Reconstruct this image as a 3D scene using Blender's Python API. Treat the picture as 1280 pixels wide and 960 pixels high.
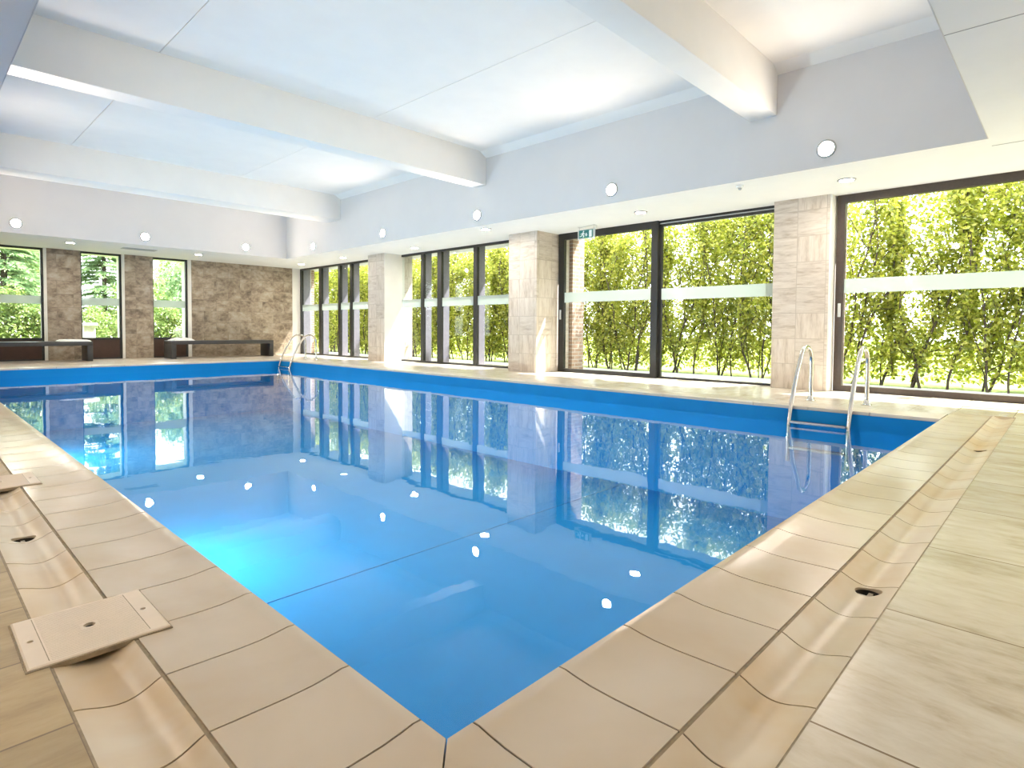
import bpy, bmesh, math, random
from mathutils import Vector, Matrix

# ------------------------------------------------------------------ clear
for o in list(bpy.data.objects):
    bpy.data.objects.remove(o, do_unlink=True)
SC = bpy.context.scene
COL = SC.collection
PI = math.pi

# ------------------------------------------------------------------ camera
S = 0.76                                             # eye height
F_PX, PITCH, ROLL, YAW, CX, CY = 732.945, -0.0343052, 0.00714676, 0.8086683, 641.197, 437.444
def cam_axes():
    cy, sy = math.cos(YAW), math.sin(YAW)
    cp, sp = math.cos(PITCH), math.sin(PITCH)
    cr, sr = math.cos(ROLL), math.sin(ROLL)
    fwd = Vector((sy*cp, cy*cp, sp))
    right = Vector((cy, -sy, 0))
    up = right.cross(fwd)
    return right*cr + up*sr, up*cr - right*sr, fwd
cr_, cu_, cf_ = cam_axes()
cd = bpy.data.cameras.new('camera')
cam = bpy.data.objects.new('camera', cd)
COL.objects.link(cam)
M = Matrix((cr_, cu_, -cf_)).transposed().to_4x4()
M.translation = Vector((0, 0, S))
cam.matrix_world = M
cd.sensor_width = 36
cd.sensor_fit = 'HORIZONTAL'
cd.lens = F_PX / 1280 * 36
cd.shift_x = (640 - CX) / 1280
cd.shift_y = (CY - 480) / 1280
cd.clip_start = 0.02
SC.camera = cam

# ------------------------------------------------------------------ light, exposure
LAMP_WALL = 190.0       # radiance of the wall light lenses
LAMP_DOWN = 250.0       # radiance of the downlight lenses
SKY = 6.0
SUN = 17.0
SC.view_settings.view_transform = 'Standard'
SC.view_settings.look = 'None'
SC.view_settings.gamma = 1
SC.view_settings.use_curve_mapping = False
SC.view_settings.exposure = 0.72
w = bpy.data.worlds.new('sky'); SC.world = w
w.use_nodes = True
bg = w.node_tree.nodes['Background']
bg.inputs[0].default_value = (0.93, 0.965, 1.0, 1)
bg.inputs[1].default_value = SKY
sd = bpy.data.lights.new('sun', 'SUN'); sd.energy = SUN; sd.angle = 0.01; sd.color = (1.0, 0.96, 0.92)
sun = bpy.data.objects.new('sun', sd); COL.objects.link(sun)
sun.rotation_euler = Vector((0.60, -0.28, 1.0)).to_track_quat('Z', 'Y').to_euler()
cyc = SC.cycles
cyc.max_bounces = 10; cyc.diffuse_bounces = 6; cyc.glossy_bounces = 5
cyc.transmission_bounces = 6; cyc.transparent_max_bounces = 24
cyc.caustics_reflective = False; cyc.caustics_refractive = False
cyc.sample_clamp_indirect = 6.0
cyc.use_denoising = True

# ------------------------------------------------------------------ materials
def lin(c):
    return tuple(((v/255)/12.92 if v/255 <= 0.04045 else ((v/255+0.055)/1.055)**2.4) for v in c)
class NT:
    def __init__(s, name):
        s.m = bpy.data.materials.new(name); s.m.use_nodes = True
        s.t = s.m.node_tree; s.t.nodes.clear()
        s.out = s.t.nodes.new('ShaderNodeOutputMaterial')
    def n(s, typ, **kw):
        nd = s.t.nodes.new(typ)
        for k, v in kw.items():
            if k.startswith('i_'):
                nd.inputs[k[2:].replace('_', ' ')].default_value = v
            else:
                setattr(nd, k, v)
        return nd
    def l(s, a, b): s.t.links.new(a, b)
    def pos(s, scale=(1, 1, 1), rot=(0, 0, 0), loc=(0, 0, 0)):
        g = s.n('ShaderNodeNewGeometry'); mp = s.n('ShaderNodeMapping')
        mp.inputs['Scale'].default_value = scale; mp.inputs['Rotation'].default_value = rot; mp.inputs['Location'].default_value = loc
        s.l(g.outputs['Position'], mp.inputs['Vector']); return mp.outputs[0]
    def ramp(s, fac, stops):
        r = s.n('ShaderNodeValToRGB')
        e = r.color_ramp.elements
        while len(e) < len(stops): e.new(0.5)
        for k, (p, c) in enumerate(stops):
            e[k].position = p; e[k].color = (*c, 1) if len(c) == 3 else c
        s.l(fac, r.inputs[0]); return r.outputs[0]
    def mix(s, fac, a, b, mode='MIX'):
        x = s.n('ShaderNodeMix', data_type='RGBA', blend_type=mode)
        for v, k in ((fac, 0), (a, 6), (b, 7)):
            if hasattr(v, 'links'): s.l(v, x.inputs[k])
            else: x.inputs[k].default_value = v if k == 0 else (*v, 1)
        return x.outputs[2]
    def noise(s, vec, scale, detail=4, rough=0.55, dist=0.0):
        x = s.n('ShaderNodeTexNoise'); x.inputs['Scale'].default_value = scale
        x.inputs['Detail'].default_value = detail; x.inputs['Roughness'].default_value = rough; x.inputs['Distortion'].default_value = dist
        s.l(vec, x.inputs['Vector']); return x.outputs[0]
    def bsdf(s, col, rough=0.5, metal=0.0, spec=0.5, bump=None, bstr=0.2, bdist=0.01):
        p = s.n('ShaderNodeBsdfPrincipled')
        if hasattr(col, 'links'): s.l(col, p.inputs['Base Color'])
        else: p.inputs['Base Color'].default_value = (*col, 1)
        if hasattr(rough, 'links'): s.l(rough, p.inputs['Roughness'])
        else: p.inputs['Roughness'].default_value = rough
        p.inputs['Metallic'].default_value = metal
        p.inputs['Specular IOR Level'].default_value = spec
        if bump is not None:
            b = s.n('ShaderNodeBump'); b.inputs['Strength'].default_value = bstr; b.inputs['Distance'].default_value = bdist
            s.l(bump, b.inputs['Height']); s.l(b.outputs[0], p.inputs['Normal'])
        s.l(p.outputs[0], s.out.inputs[0]); return p
MAT = {}
def simple(name, col, rough=0.5, metal=0.0, spec=0.5, nscale=None, namp=0.06, bstr=0.0):
    t = NT(name)
    if nscale:
        f = t.noise(t.pos(), nscale)
        c = t.ramp(f, [(0.3, tuple(max(0, v*(1-namp)) for v in col)), (0.7, tuple(min(1, v*(1+namp)) for v in col))])
        t.bsdf(c, rough, metal, spec, f if bstr else None, bstr)
    else:
        t.bsdf(col, rough, metal, spec)
    MAT[name] = t.m; return t.m

simple('white_plaster', (0.86, 0.86, 0.86), 0.85, nscale=3.0, namp=0.015, bstr=0.03)
simple('panel_white', (0.89, 0.855, 0.81), 0.85, nscale=3.0, namp=0.015)
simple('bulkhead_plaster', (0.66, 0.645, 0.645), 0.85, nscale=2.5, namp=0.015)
simple('panel_gap', (0.35, 0.35, 0.36), 0.9)
simple('white_trim', (0.80, 0.77, 0.73), 0.6, nscale=5, namp=0.03)
simple('dark_frame', (0.018, 0.017, 0.017), 0.4, nscale=30, namp=0.15)
simple('brown_frame', (0.060, 0.042, 0.034), 0.42, nscale=30, namp=0.15)
simple('fin_paint', (0.20, 0.185, 0.225), 0.55, nscale=12, namp=0.08)
simple('brown_panel', (0.052, 0.022, 0.013), 0.5, nscale=8, namp=0.15)
simple('bench_paint', (0.040, 0.039, 0.042), 0.38, nscale=14, namp=0.12)
simple('lamp_ring', (0.42, 0.42, 0.42), 0.35)
simple('grey_plastic', (0.55, 0.56, 0.56), 0.45)
simple('white_plastic', (0.80, 0.80, 0.79), 0.4)
simple('towel_cloth', (0.82, 0.81, 0.80), 0.95, nscale=120, namp=0.08, bstr=0.3)
simple('grout', (0.33, 0.255, 0.165), 0.9, nscale=40, namp=0.2)
simple('joint_fill', (0.13, 0.095, 0.06), 0.9, nscale=40, namp=0.3)
simple('vent_grey', (0.50, 0.51, 0.52), 0.5)
simple('dark_hole', (0.03, 0.025, 0.018), 0.7)
simple('strainer', (0.42, 0.36, 0.27), 0.4)
simple('lid_plastic', (0.76, 0.62, 0.48), 0.42, nscale=20, namp=0.02)
simple('bark', (0.075, 0.055, 0.042), 0.9, nscale=25, namp=0.4, bstr=0.4)
simple('garden_stone', (0.72, 0.70, 0.68), 0.85, nscale=14, namp=0.2, bstr=0.3)
simple('sign_green', (0.01, 0.16, 0.15), 0.4)
simple('sign_white', (0.80, 0.88, 0.88), 0.4)

def steel():
    t = NT('steel'); f = t.noise(t.pos((60, 60, 4)), 6)
    t.bsdf((0.66, 0.63, 0.60), t.ramp(f, [(0.3, (0.14,)*3), (0.7, (0.26,)*3)]), 1.0)
    MAT['steel'] = t.m
steel()

def emission(name, col, strength):
    t = NT(name); e = t.n('ShaderNodeEmission'); e.inputs[0].default_value = (*col, 1); e.inputs[1].default_value = strength
    t.l(e.outputs[0], t.out.inputs[0]); MAT[name] = t.m
emission('wall_lamp_lens', (1.0, 0.90, 0.78), LAMP_WALL)
emission('down_lamp_lens', (1.0, 0.89, 0.75), LAMP_DOWN)
emission('pool_lamp_lens', (1.0, 0.97, 0.94), 1200.0)

def brick_mat(name, sizes, plane, cols, mortar, msize, stretch, nscale, offset=0.5, rough=0.6, shift=(0, 0), bstr=0.15, spec=0.4, contrast=(0.3, 0.72), vary=0.25, stretch2=None):
    """tiles of sizes (w,h); plane: which world axes run along and up the tile"""
    t = NT(name)
    g = t.n('ShaderNodeNewGeometry'); sep = t.n('ShaderNodeSeparateXYZ'); t.l(g.outputs['Position'], sep.inputs[0])
    comb = t.n('ShaderNodeCombineXYZ')
    def add(o, v):
        m = t.n('ShaderNodeMath', operation='ADD'); t.l(o, m.inputs[0]); m.inputs[1].default_value = v; return m.outputs[0]
    if plane == 'side':      # vertical faces of either direction: x + y along
        m = t.n('ShaderNodeMath', operation='ADD'); t.l(sep.outputs[0], m.inputs[0]); t.l(sep.outputs[1], m.inputs[1])
        t.l(add(m.outputs[0], shift[0]), comb.inputs[0]); t.l(add(sep.outputs[2], shift[1]), comb.inputs[1])
    else:
        a, b = plane
        t.l(add(sep.outputs['xyz'.index(a)], shift[0]), comb.inputs[0]); t.l(add(sep.outputs['xyz'.index(b)], shift[1]), comb.inputs[1])
    br = t.n('ShaderNodeTexBrick'); br.offset = offset; br.squash = 1.0
    br.inputs['Scale'].default_value = 1.0; br.inputs['Mortar Size'].default_value = msize
    br.inputs['Mortar Smooth'].default_value = 0.1; br.inputs['Bias'].default_value = 0.0
    br.inputs['Brick Width'].default_value = sizes[0]; br.inputs['Row Height'].default_value = sizes[1]
    br.inputs['Color1'].default_value = (0, 0, 0, 1); br.inputs['Color2'].default_value = (1, 1, 1, 1); br.inputs['Mortar'].default_value = (0.5, 0.5, 0.5, 1)
    t.l(comb.outputs[0], br.inputs['Vector'])
    # each tile shifts the veins so neighbours differ
    mp = t.n('ShaderNodeMapping'); mp.inputs['Scale'].default_value = stretch
    ad = t.n('ShaderNodeVectorMath', operation='MULTIPLY_ADD')
    t.l(br.outputs[0], ad.inputs[0]); ad.inputs[1].default_value = (7.3, 5.1, 3.7); t.l(g.outputs['Position'], ad.inputs[2])
    t.l(ad.outputs[0], mp.inputs[0])
    vec = mp.outputs[0]
    if stretch2:      # some tiles are laid with the grain upright
        mp2 = t.n('ShaderNodeMapping'); mp2.inputs['Scale'].default_value = stretch2; t.l(ad.outputs[0], mp2.inputs[0])
        gt = t.n('ShaderNodeMath', operation='GREATER_THAN'); gt.inputs[1].default_value = 0.62; t.l(br.outputs[0], gt.inputs[0])
        mv = t.n('ShaderNodeMix', data_type='VECTOR'); t.l(gt.outputs[0], mv.inputs[0]); t.l(mp.outputs[0], mv.inputs[4]); t.l(mp2.outputs[0], mv.inputs[5])
        vec = mv.outputs[1]
    f1 = t.noise(vec, nscale, 6, 0.6, 0.6)
    f2 = t.noise(vec, nscale*4.1, 5, 0.65, 0.3)
    fm = t.n('ShaderNodeMath', operation='MULTIPLY_ADD'); t.l(f2, fm.inputs[0]); fm.inputs[1].default_value = 0.4
    fs = t.n('ShaderNodeMath', operation='MULTIPLY'); t.l(f1, fs.inputs[0]); fs.inputs[1].default_value = 0.6; t.l(fs.outputs[0], fm.inputs[2])
    n = len(cols)
    stops = [(contrast[0] + (contrast[1]-contrast[0])*k/(n-1), c) for k, c in enumerate(cols)]
    c = t.ramp(fm.outputs[0], stops)
    tv = t.ramp(br.outputs[0], [(0.0, (1-vary,)*3), (1.0, (1.0,)*3)])
    c = t.mix(1.0, c, tv, 'MULTIPLY')
    c = t.mix(br.outputs['Fac'], c, mortar)
    inv = t.n('ShaderNodeMath', operation='SUBTRACT'); inv.inputs[0].default_value = 1.0; t.l(br.outputs['Fac'], inv.inputs[1])
    hh = t.n('ShaderNodeMath', operation='MULTIPLY_ADD'); t.l(fm.outputs[0], hh.inputs[0]); hh.inputs[1].default_value = 0.25; t.l(inv.outputs[0], hh.inputs[2])
    t.bsdf(c, rough, 0, spec, hh.outputs[0], bstr, 0.004)
    MAT[name] = t.m
brick_mat('limestone', (0.352, 0.335), 'side', [(0.46, 0.375, 0.30), (0.64, 0.555, 0.475), (0.72, 0.645, 0.57)], (0.47, 0.40, 0.33), 0.004, (1.5, 1.5, 9.0), 1.5, offset=0.0, shift=(0.05, 0.0), vary=0.08, contrast=(0.36, 0.64), stretch2=(8.0, 8.0, 1.2))
brick_mat('slate_tile', (0.62, 0.30), 'xz', [(0.14, 0.105, 0.08), (0.27, 0.21, 0.155), (0.40, 0.325, 0.245), (0.47, 0.41, 0.34)], (0.24, 0.19, 0.145), 0.004, (1.0, 1.0, 1.35), 2.6, offset=0.5, rough=0.36, bstr=0.25, contrast=(0.36, 0.64), vary=0.14)
brick_mat('garden_brick', (0.22, 0.07), 'side', [(0.34, 0.20, 0.14), (0.47, 0.31, 0.235), (0.56, 0.42, 0.34)], (0.52, 0.45, 0.40), 0.010, (1, 1, 1), 14, offset=0.5, rough=0.9, bstr=0.6, vary=0.25)
brick_mat('deck_stone', (0.65, 0.43), 'xy', [(0.47, 0.375, 0.245), (0.63, 0.535, 0.395), (0.72, 0.64, 0.51)], (0.24, 0.17, 0.10), 0.003, (4.0, 1.5, 1), 1.6, offset=0.0, rough=0.23, shift=(0.085, 0.06), bstr=0.10, vary=0.10, contrast=(0.36, 0.62))
brick_mat('deck_stone_sheen', (0.60, 0.60), 'xy', [(0.55, 0.47, 0.37), (0.68, 0.60, 0.50), (0.75, 0.68, 0.59)], (0.42, 0.35, 0.27), 0.003, (1.5, 4.0, 1), 1.6, offset=0.5, rough=0.23, shift=(0.085, 0.06), bstr=0.10, vary=0.08, contrast=(0.36, 0.62))  # deck stone made paler: the window sheen is put into the colour
brick_mat('deck_stone_left', (0.30, 0.335), 'xy', [(0.33, 0.225, 0.11), (0.46, 0.335, 0.175), (0.53, 0.405, 0.235)], (0.22, 0.15, 0.085), 0.003, (1.6, 5.5, 1), 1.8, offset=0.0, rough=0.42, shift=(0.08, -0.025), bstr=0.25, vary=0.14)

def coping_mat(name, base, stain, rough):
    t = NT(name)
    p = t.pos()
    f = t.noise(t.pos((1.0, 1.0, 1.0)), 2.2, 4, 0.55, 0.4)
    f2 = t.noise(p, 60, 3)
    g = t.n('ShaderNodeNewGeometry')
    c = t.ramp(f, [(0.36, stain), (0.58, base), (0.75, tuple(min(1, v*1.06) for v in base))])
    tv = t.ramp(g.outputs['Random Per Island'], [(0, (0.92, 0.92, 0.92)), (1, (1, 1, 1))])
    c = t.mix(1.0, c, tv, 'MULTIPLY')
    t.bsdf(c, rough, 0, 0.5, f2, 0.03, 0.002)
    MAT[name] = t.m
coping_mat('coping_tile', (0.63, 0.515, 0.385), (0.58, 0.45, 0.31), 0.24)
coping_mat('coping_slab', (0.68, 0.60, 0.50), (0.62, 0.53, 0.43), 0.26)  # paler base colour takes in the sheen from the windows
coping_mat('gutter_tile', (0.64, 0.53, 0.39), (0.57, 0.39, 0.20), 0.33)

def front_only(t, fac):
    # the ray is not bent inside, so only the surface it enters by mirrors
    g = t.n('ShaderNodeNewGeometry'); iv = t.n('ShaderNodeMath', operation='SUBTRACT'); iv.inputs[0].default_value = 1.0
    t.l(g.outputs['Backfacing'], iv.inputs[1])
    mm = t.n('ShaderNodeMath', operation='MULTIPLY'); t.l(iv.outputs[0], mm.inputs[0]); t.l(fac, mm.inputs[1]); return mm.outputs[0]
def glass():
    t = NT('window_glass')
    tr = t.n('ShaderNodeBsdfTransparent'); tr.inputs[0].default_value = (0.93, 0.96, 0.95, 1)
    gl = t.n('ShaderNodeBsdfGlossy'); gl.inputs['Roughness'].default_value = 0.02
    fr = t.n('ShaderNodeFresnel'); fr.inputs[0].default_value = 1.33
    mx = t.n('ShaderNodeMixShader'); t.l(front_only(t, fr.outputs[0]), mx.inputs[0]); t.l(tr.outputs[0], mx.inputs[1]); t.l(gl.outputs[0], mx.inputs[2])
    t.l(mx.outputs[0], t.out.inputs[0]); MAT['window_glass'] = t.m
    t = NT('frosted_band')
    tr = t.n('ShaderNodeBsdfTransparent'); tr.inputs[0].default_value = (0.9, 0.95, 0.93, 1)
    df = t.n('ShaderNodeBsdfDiffuse'); df.inputs[0].default_value = (0.62, 0.66, 0.63, 1)
    tl = t.n('ShaderNodeBsdfTranslucent'); tl.inputs[0].default_value = (0.44, 0.48, 0.46, 1)
    m1 = t.n('ShaderNodeMixShader'); m1.inputs[0].default_value = 0.35
    t.l(df.outputs[0], m1.inputs[1]); t.l(tl.outputs[0], m1.inputs[2])
    m2 = t.n('ShaderNodeMixShader'); m2.inputs[0].default_value = 0.72
    t.l(tr.outputs[0], m2.inputs[1]); t.l(m1.outputs[0], m2.inputs[2])
    t.l(m2.outputs[0], t.out.inputs[0]); MAT['frosted_band'] = t.m
    t = NT('sign_acrylic')
    tr = t.n('ShaderNodeBsdfTransparent'); df = t.n('ShaderNodeBsdfDiffuse'); df.inputs[0].default_value = (0.8, 0.85, 0.85, 1)
    m1 = t.n('ShaderNodeMixShader'); m1.inputs[0].default_value = 0.45
    t.l(tr.outputs[0], m1.inputs[1]); t.l(df.outputs[0], m1.inputs[2]); t.l(m1.outputs[0], t.out.inputs[0]); MAT['sign_acrylic'] = t.m
glass()

def water():
    t = NT('pool_water')
    n1 = t.noise(t.pos((1, 1, 1)), 1.3, 2, 0.5)
    n2 = t.noise(t.pos((1, 1, 1)), 7.0, 2, 0.5)
    ad = t.n('ShaderNodeMath', operation='MULTIPLY_ADD'); t.l(n2, ad.inputs[0]); ad.inputs[1].default_value = 0.10; t.l(n1, ad.inputs[2])
    b = t.n('ShaderNodeBump'); b.inputs['Strength'].default_value = 0.12; b.inputs['Distance'].default_value = 0.02; t.l(ad.outputs[0], b.inputs['Height'])
    tr = t.n('ShaderNodeBsdfTransparent'); tr.inputs[0].default_value = (0.70, 0.93, 0.98, 1)
    gl = t.n('ShaderNodeBsdfGlossy'); gl.inputs['Roughness'].default_value = 0.012; gl.inputs[0].default_value = (0.95, 0.98, 1.0, 1)
    t.l(b.outputs[0], gl.inputs['Normal'])
    fr = t.n('ShaderNodeFresnel'); fr.inputs[0].default_value = 1.36; t.l(b.outputs[0], fr.inputs['Normal'])
    mx = t.n('ShaderNodeMixShader'); t.l(front_only(t, fr.outputs[0]), mx.inputs[0]); t.l(tr.outputs[0], mx.inputs[1]); t.l(gl.outputs[0], mx.inputs[2])
    t.l(mx.outputs[0], t.out.inputs[0]); MAT['pool_water'] = t.m
water()
simple('pool_liner', (0.006, 0.24, 0.565), 0.5, spec=0.15, nscale=3, namp=0.04)
simple('liner_seam', (0.004, 0.18, 0.45), 0.35)

def leaf(name, a, b, c, trans=0.45):
    t = NT(name)
    g = t.n('ShaderNodeNewGeometry')
    col = t.ramp(g.outputs['Random Per Island'], [(0.0, a), (0.5, b), (1.0, c)])
    df = t.n('ShaderNodeBsdfDiffuse'); t.l(col, df.inputs[0])
    tl = t.n('ShaderNodeBsdfTranslucent'); t.l(col, tl.inputs[0])
    gl = t.n('ShaderNodeBsdfGlossy'); gl.inputs['Roughness'].default_value = 0.35
    m1 = t.n('ShaderNodeMixShader'); m1.inputs[0].default_value = trans; t.l(df.outputs[0], m1.inputs[1]); t.l(tl.outputs[0], m1.inputs[2])
    m2 = t.n('ShaderNodeMixShader'); m2.inputs[0].default_value = 0.05; t.l(m1.outputs[0], m2.inputs[1]); t.l(gl.outputs[0], m2.inputs[2])
    t.l(m2.outputs[0], t.out.inputs[0]); MAT[name] = t.m
leaf('hedge_leaf', (0.19, 0.24, 0.02), (0.40, 0.43, 0.04), (0.64, 0.60, 0.12), 0.58)
leaf('conifer_needle', (0.16, 0.27, 0.13), (0.28, 0.42, 0.19), (0.44, 0.55, 0.27), 0.35)
leaf('shrub_leaf', (0.10, 0.17, 0.035), (0.20, 0.29, 0.06), (0.36, 0.40, 0.14), 0.4)
leaf('pale_leaf', (0.22, 0.31, 0.15), (0.38, 0.44, 0.25), (0.56, 0.57, 0.42), 0.4)
def ground_mat():
    t = NT('lawn'); f = t.noise(t.pos(), 2.0); f2 = t.noise(t.pos(), 45)
    c = t.ramp(f, [(0.3, (0.16, 0.22, 0.05)), (0.7, (0.30, 0.33, 0.10))])
    t.bsdf(c, 0.95, 0, 0.1, f2, 0.5); MAT['lawn'] = t.m
    t = NT('gravel'); v = t.n('ShaderNodeTexVoronoi'); v.inputs['Scale'].default_value = 38; t.l(t.pos(), v.inputs['Vector'])
    c = t.ramp(v.outputs['Distance'], [(0.0, (0.78, 0.78, 0.78)), (0.7, (0.55, 0.55, 0.54))])
    t.bsdf(c, 0.9, 0, 0.2, v.outputs['Distance'], 0.6); MAT['gravel'] = t.m
ground_mat()

# ------------------------------------------------------------------ mesh helpers
def shade(me, recalc=False, smooth=False, angle=None):
    bm = bmesh.new(); bm.from_mesh(me)
    if recalc: bmesh.ops.recalc_face_normals(bm, faces=bm.faces[:])
    if smooth:
        for f in bm.faces: f.smooth = True
        if angle is not None:
            for e in bm.edges:
                e.smooth = len(e.link_faces) == 2 and e.calc_face_angle(0.0) < angle
    bm.to_mesh(me); bm.free()
class MB:
    def __init__(s): s.v = []; s.f = []
    def add(s, v, f):
        o = len(s.v); s.v += [tuple(p) for p in v]; s.f += [tuple(i+o for i in q) for q in f]; return s
    def box(s, x0, x1, y0, y1, z0, z1):
        return s.add([(x0,y0,z0),(x1,y0,z0),(x1,y1,z0),(x0,y1,z0),(x0,y0,z1),(x1,y0,z1),(x1,y1,z1),(x0,y1,z1)],
                     [(3,2,1,0),(4,5,6,7),(0,1,5,4),(1,2,6,5),(2,3,7,6),(3,0,4,7)])
    def rbox(s, x0, x1, y0, y1, z0, z1, r=0.006):
        bm = bmesh.new(); bmesh.ops.create_cube(bm, size=1)
        for v in bm.verts: v.co = Vector(((x0+x1)/2+v.co.x*(x1-x0), (y0+y1)/2+v.co.y*(y1-y0), (z0+z1)/2+v.co.z*(z1-z0)))
        bmesh.ops.bevel(bm, geom=bm.edges[:], offset=r, segments=2, affect='EDGES', profile=0.5)
        bm.verts.index_update()
        s.add([v.co[:] for v in bm.verts], [[v.index for v in f.verts] for f in bm.faces]); bm.free(); return s
    def tube(s, pts, r, n=12, cap=True, radii=None):
        pts = [Vector(p) for p in pts]; rings = []
        t0 = (pts[1]-pts[0]).normalized(); u = t0.orthogonal().normalized()
        o = len(s.v)
        for k, p in enumerate(pts):
            t = (pts[min(k+1, len(pts)-1)] - pts[max(k-1, 0)]).normalized()
            u = (u - t*u.dot(t)).normalized(); b = t.cross(u)
            rr = radii[k] if radii else r
            s.v += [tuple(p + (u*math.cos(a)+b*math.sin(a))*rr) for a in [2*PI*i/n for i in range(n)]]
        for k in range(len(pts)-1):
            for i in range(n):
                j = (i+1) % n
                s.f.append((o+k*n+i, o+k*n+j, o+(k+1)*n+j, o+(k+1)*n+i))
        if cap:
            s.f.append(tuple(o+i for i in range(n))[::-1]); s.f.append(tuple(o+(len(pts)-1)*n+i for i in range(n)))
        return s
    def lathe(s, prof, center, axis=(0, 0, 1), n=32):
        """prof: list of (radius, height along axis)"""
        ax = Vector(axis).normalized(); u = ax.orthogonal().normalized(); b = ax.cross(u); c = Vector(center); o = len(s.v)
        for r, h in prof:
            s.v += [tuple(c + ax*h + (u*math.cos(a)+b*math.sin(a))*max(r, 1e-5)) for a in [2*PI*i/n for i in range(n)]]
        for k in range(len(prof)-1):
            for i in range(n):
                j = (i+1) % n
                s.f.append((o+k*n+i, o+k*n+j, o+(k+1)*n+j, o+(k+1)*n+i))
        return s
    def disc(s, center, r, axis=(0, 0, 1), n=32):
        ax = Vector(axis).normalized(); u = ax.orthogonal().normalized(); b = ax.cross(u); c = Vector(center); o = len(s.v)
        s.v += [tuple(c + (u*math.cos(a)+b*math.sin(a))*r) for a in [2*PI*i/n for i in range(n)]]
        s.f.append(tuple(range(o, o+n))); return s
    def build(s, name, mat, parent=None, smooth=False, angle=None, recalc=True):
        me = bpy.data.meshes.new(name)
        off = Vector(parent_world(parent)) if parent else Vector((0, 0, 0))
        me.from_pydata([tuple(Vector(p)-off) for p in s.v] if parent else s.v, [], s.f)
        shade(me, recalc, smooth, angle)
        me.update()
        o = bpy.data.objects.new(name, me); COL.objects.link(o)
        o.data.materials.append(MAT[mat])
        if parent: o.parent = parent
        return o
def parent_world(p):
    v = Vector(p.location)
    while p.parent:
        p = p.parent; v += Vector(p.location)
    return v
def tag(o, label=None, cat=None, group=None, kind=None):
    if label: o['label'] = label
    if cat: o['category'] = cat
    if group: o['group'] = group
    if kind: o['kind'] = kind
    return o
def thing(name, label, cat, loc=(0, 0, 0), group=None, kind=None):
    o = bpy.data.objects.new(name, None); o.empty_display_size = 0.1; COL.objects.link(o); o.location = loc
    return tag(o, label, cat, group, kind)
def copy_tree(o, loc=None, parent=None):
    c = o.copy(); COL.objects.link(c)
    if parent: c.parent = parent
    if loc is not None: c.location = loc
    for ch in [x for x in bpy.data.objects if x.parent == o]: copy_tree(ch, None, c)
    return c
def struct(o, label, cat):
    return tag(o, label, cat, None, 'structure')

# ------------------------------------------------------------------ key dimensions
PX0, PX1, PY0, PY1 = 0.695, 6.36, 0.826, 13.86     # pool edge
WZ = -0.185                                          # water level
BOT = -1.2
GI, GO = 0.311, 0.474                                # gutter inner / outer line, from the pool edge
H = 2.511                                            # soffit
HC = 3.69                                            # ceiling
XB, YB, XL, YN = 6.81, 14.42, 0.55, 0.60             # bulkhead faces
XLW, YNW = -1.6, -1.6                                # unseen walls
YF = 16.62                                           # far wall
GXA, GXB = 8.28, 8.42                                # glass planes of the right wall
CPW = 0.40                                           # coping at the far and right edge

# ------------------------------------------------------------------ floor
m = MB()
zt, zb = -0.0, -0.12
gx, gy = PX0-GO-0.002, PY0-GO-0.002
m.box(gx, 9.0, YNW, gy, zb, zt)                      # near deck
m.box(6.95, 9.0, gy, PY0-0.005, zb, zt)              # beside the gutter's end
struct(m.build('floor', 'deck_stone'), 'honed beige stone slabs right of the viewer, beside the near gutter', 'floor')
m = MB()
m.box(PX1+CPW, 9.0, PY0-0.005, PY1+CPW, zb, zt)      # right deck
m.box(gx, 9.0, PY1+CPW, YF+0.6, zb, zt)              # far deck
struct(m.build('floor', 'deck_stone_sheen'), 'stone slabs along the right and far sides of the pool, paled by painted window sheen', 'floor')
m = MB(); m.box(XLW, gx, YNW, YF+0.6, zb, zt)
struct(m.build('floor', 'deck_stone_left'), 'riven tan sandstone slabs along the left of the pool', 'floor')

# ------------------------------------------------------------------ pool
pool = thing('swimming_pool', 'long rectangular indoor swimming pool with bright blue liner and tan tiled rim', 'swimming pool', ((PX0+PX1)/2, (PY0+PY1)/2, 0))
m = MB()
t_ = 0.06
m.box(PX0-t_, PX1+t_, PY0-t_, PY1+t_, BOT-t_, BOT)
m.box(PX0-t_, PX0, PY0-t_, PY1+t_, BOT, -0.035)
m.box(PX1, PX1+t_, PY0-t_, PY1+t_, BOT, -0.035)
m.box(PX0, PX1, PY0-t_, PY0, BOT, -0.035)
m.box(PX0, PX1, PY1, PY1+t_, BOT, -0.035)
liner = m.build('liner', 'pool_liner', pool)
m = MB()
for y in (4.1,): m.box(PX0+0.01, PX1-0.01, y-0.006, y+0.006, BOT, BOT+0.004)
m.build('liner_seam', 'liner_seam', liner)

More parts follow.
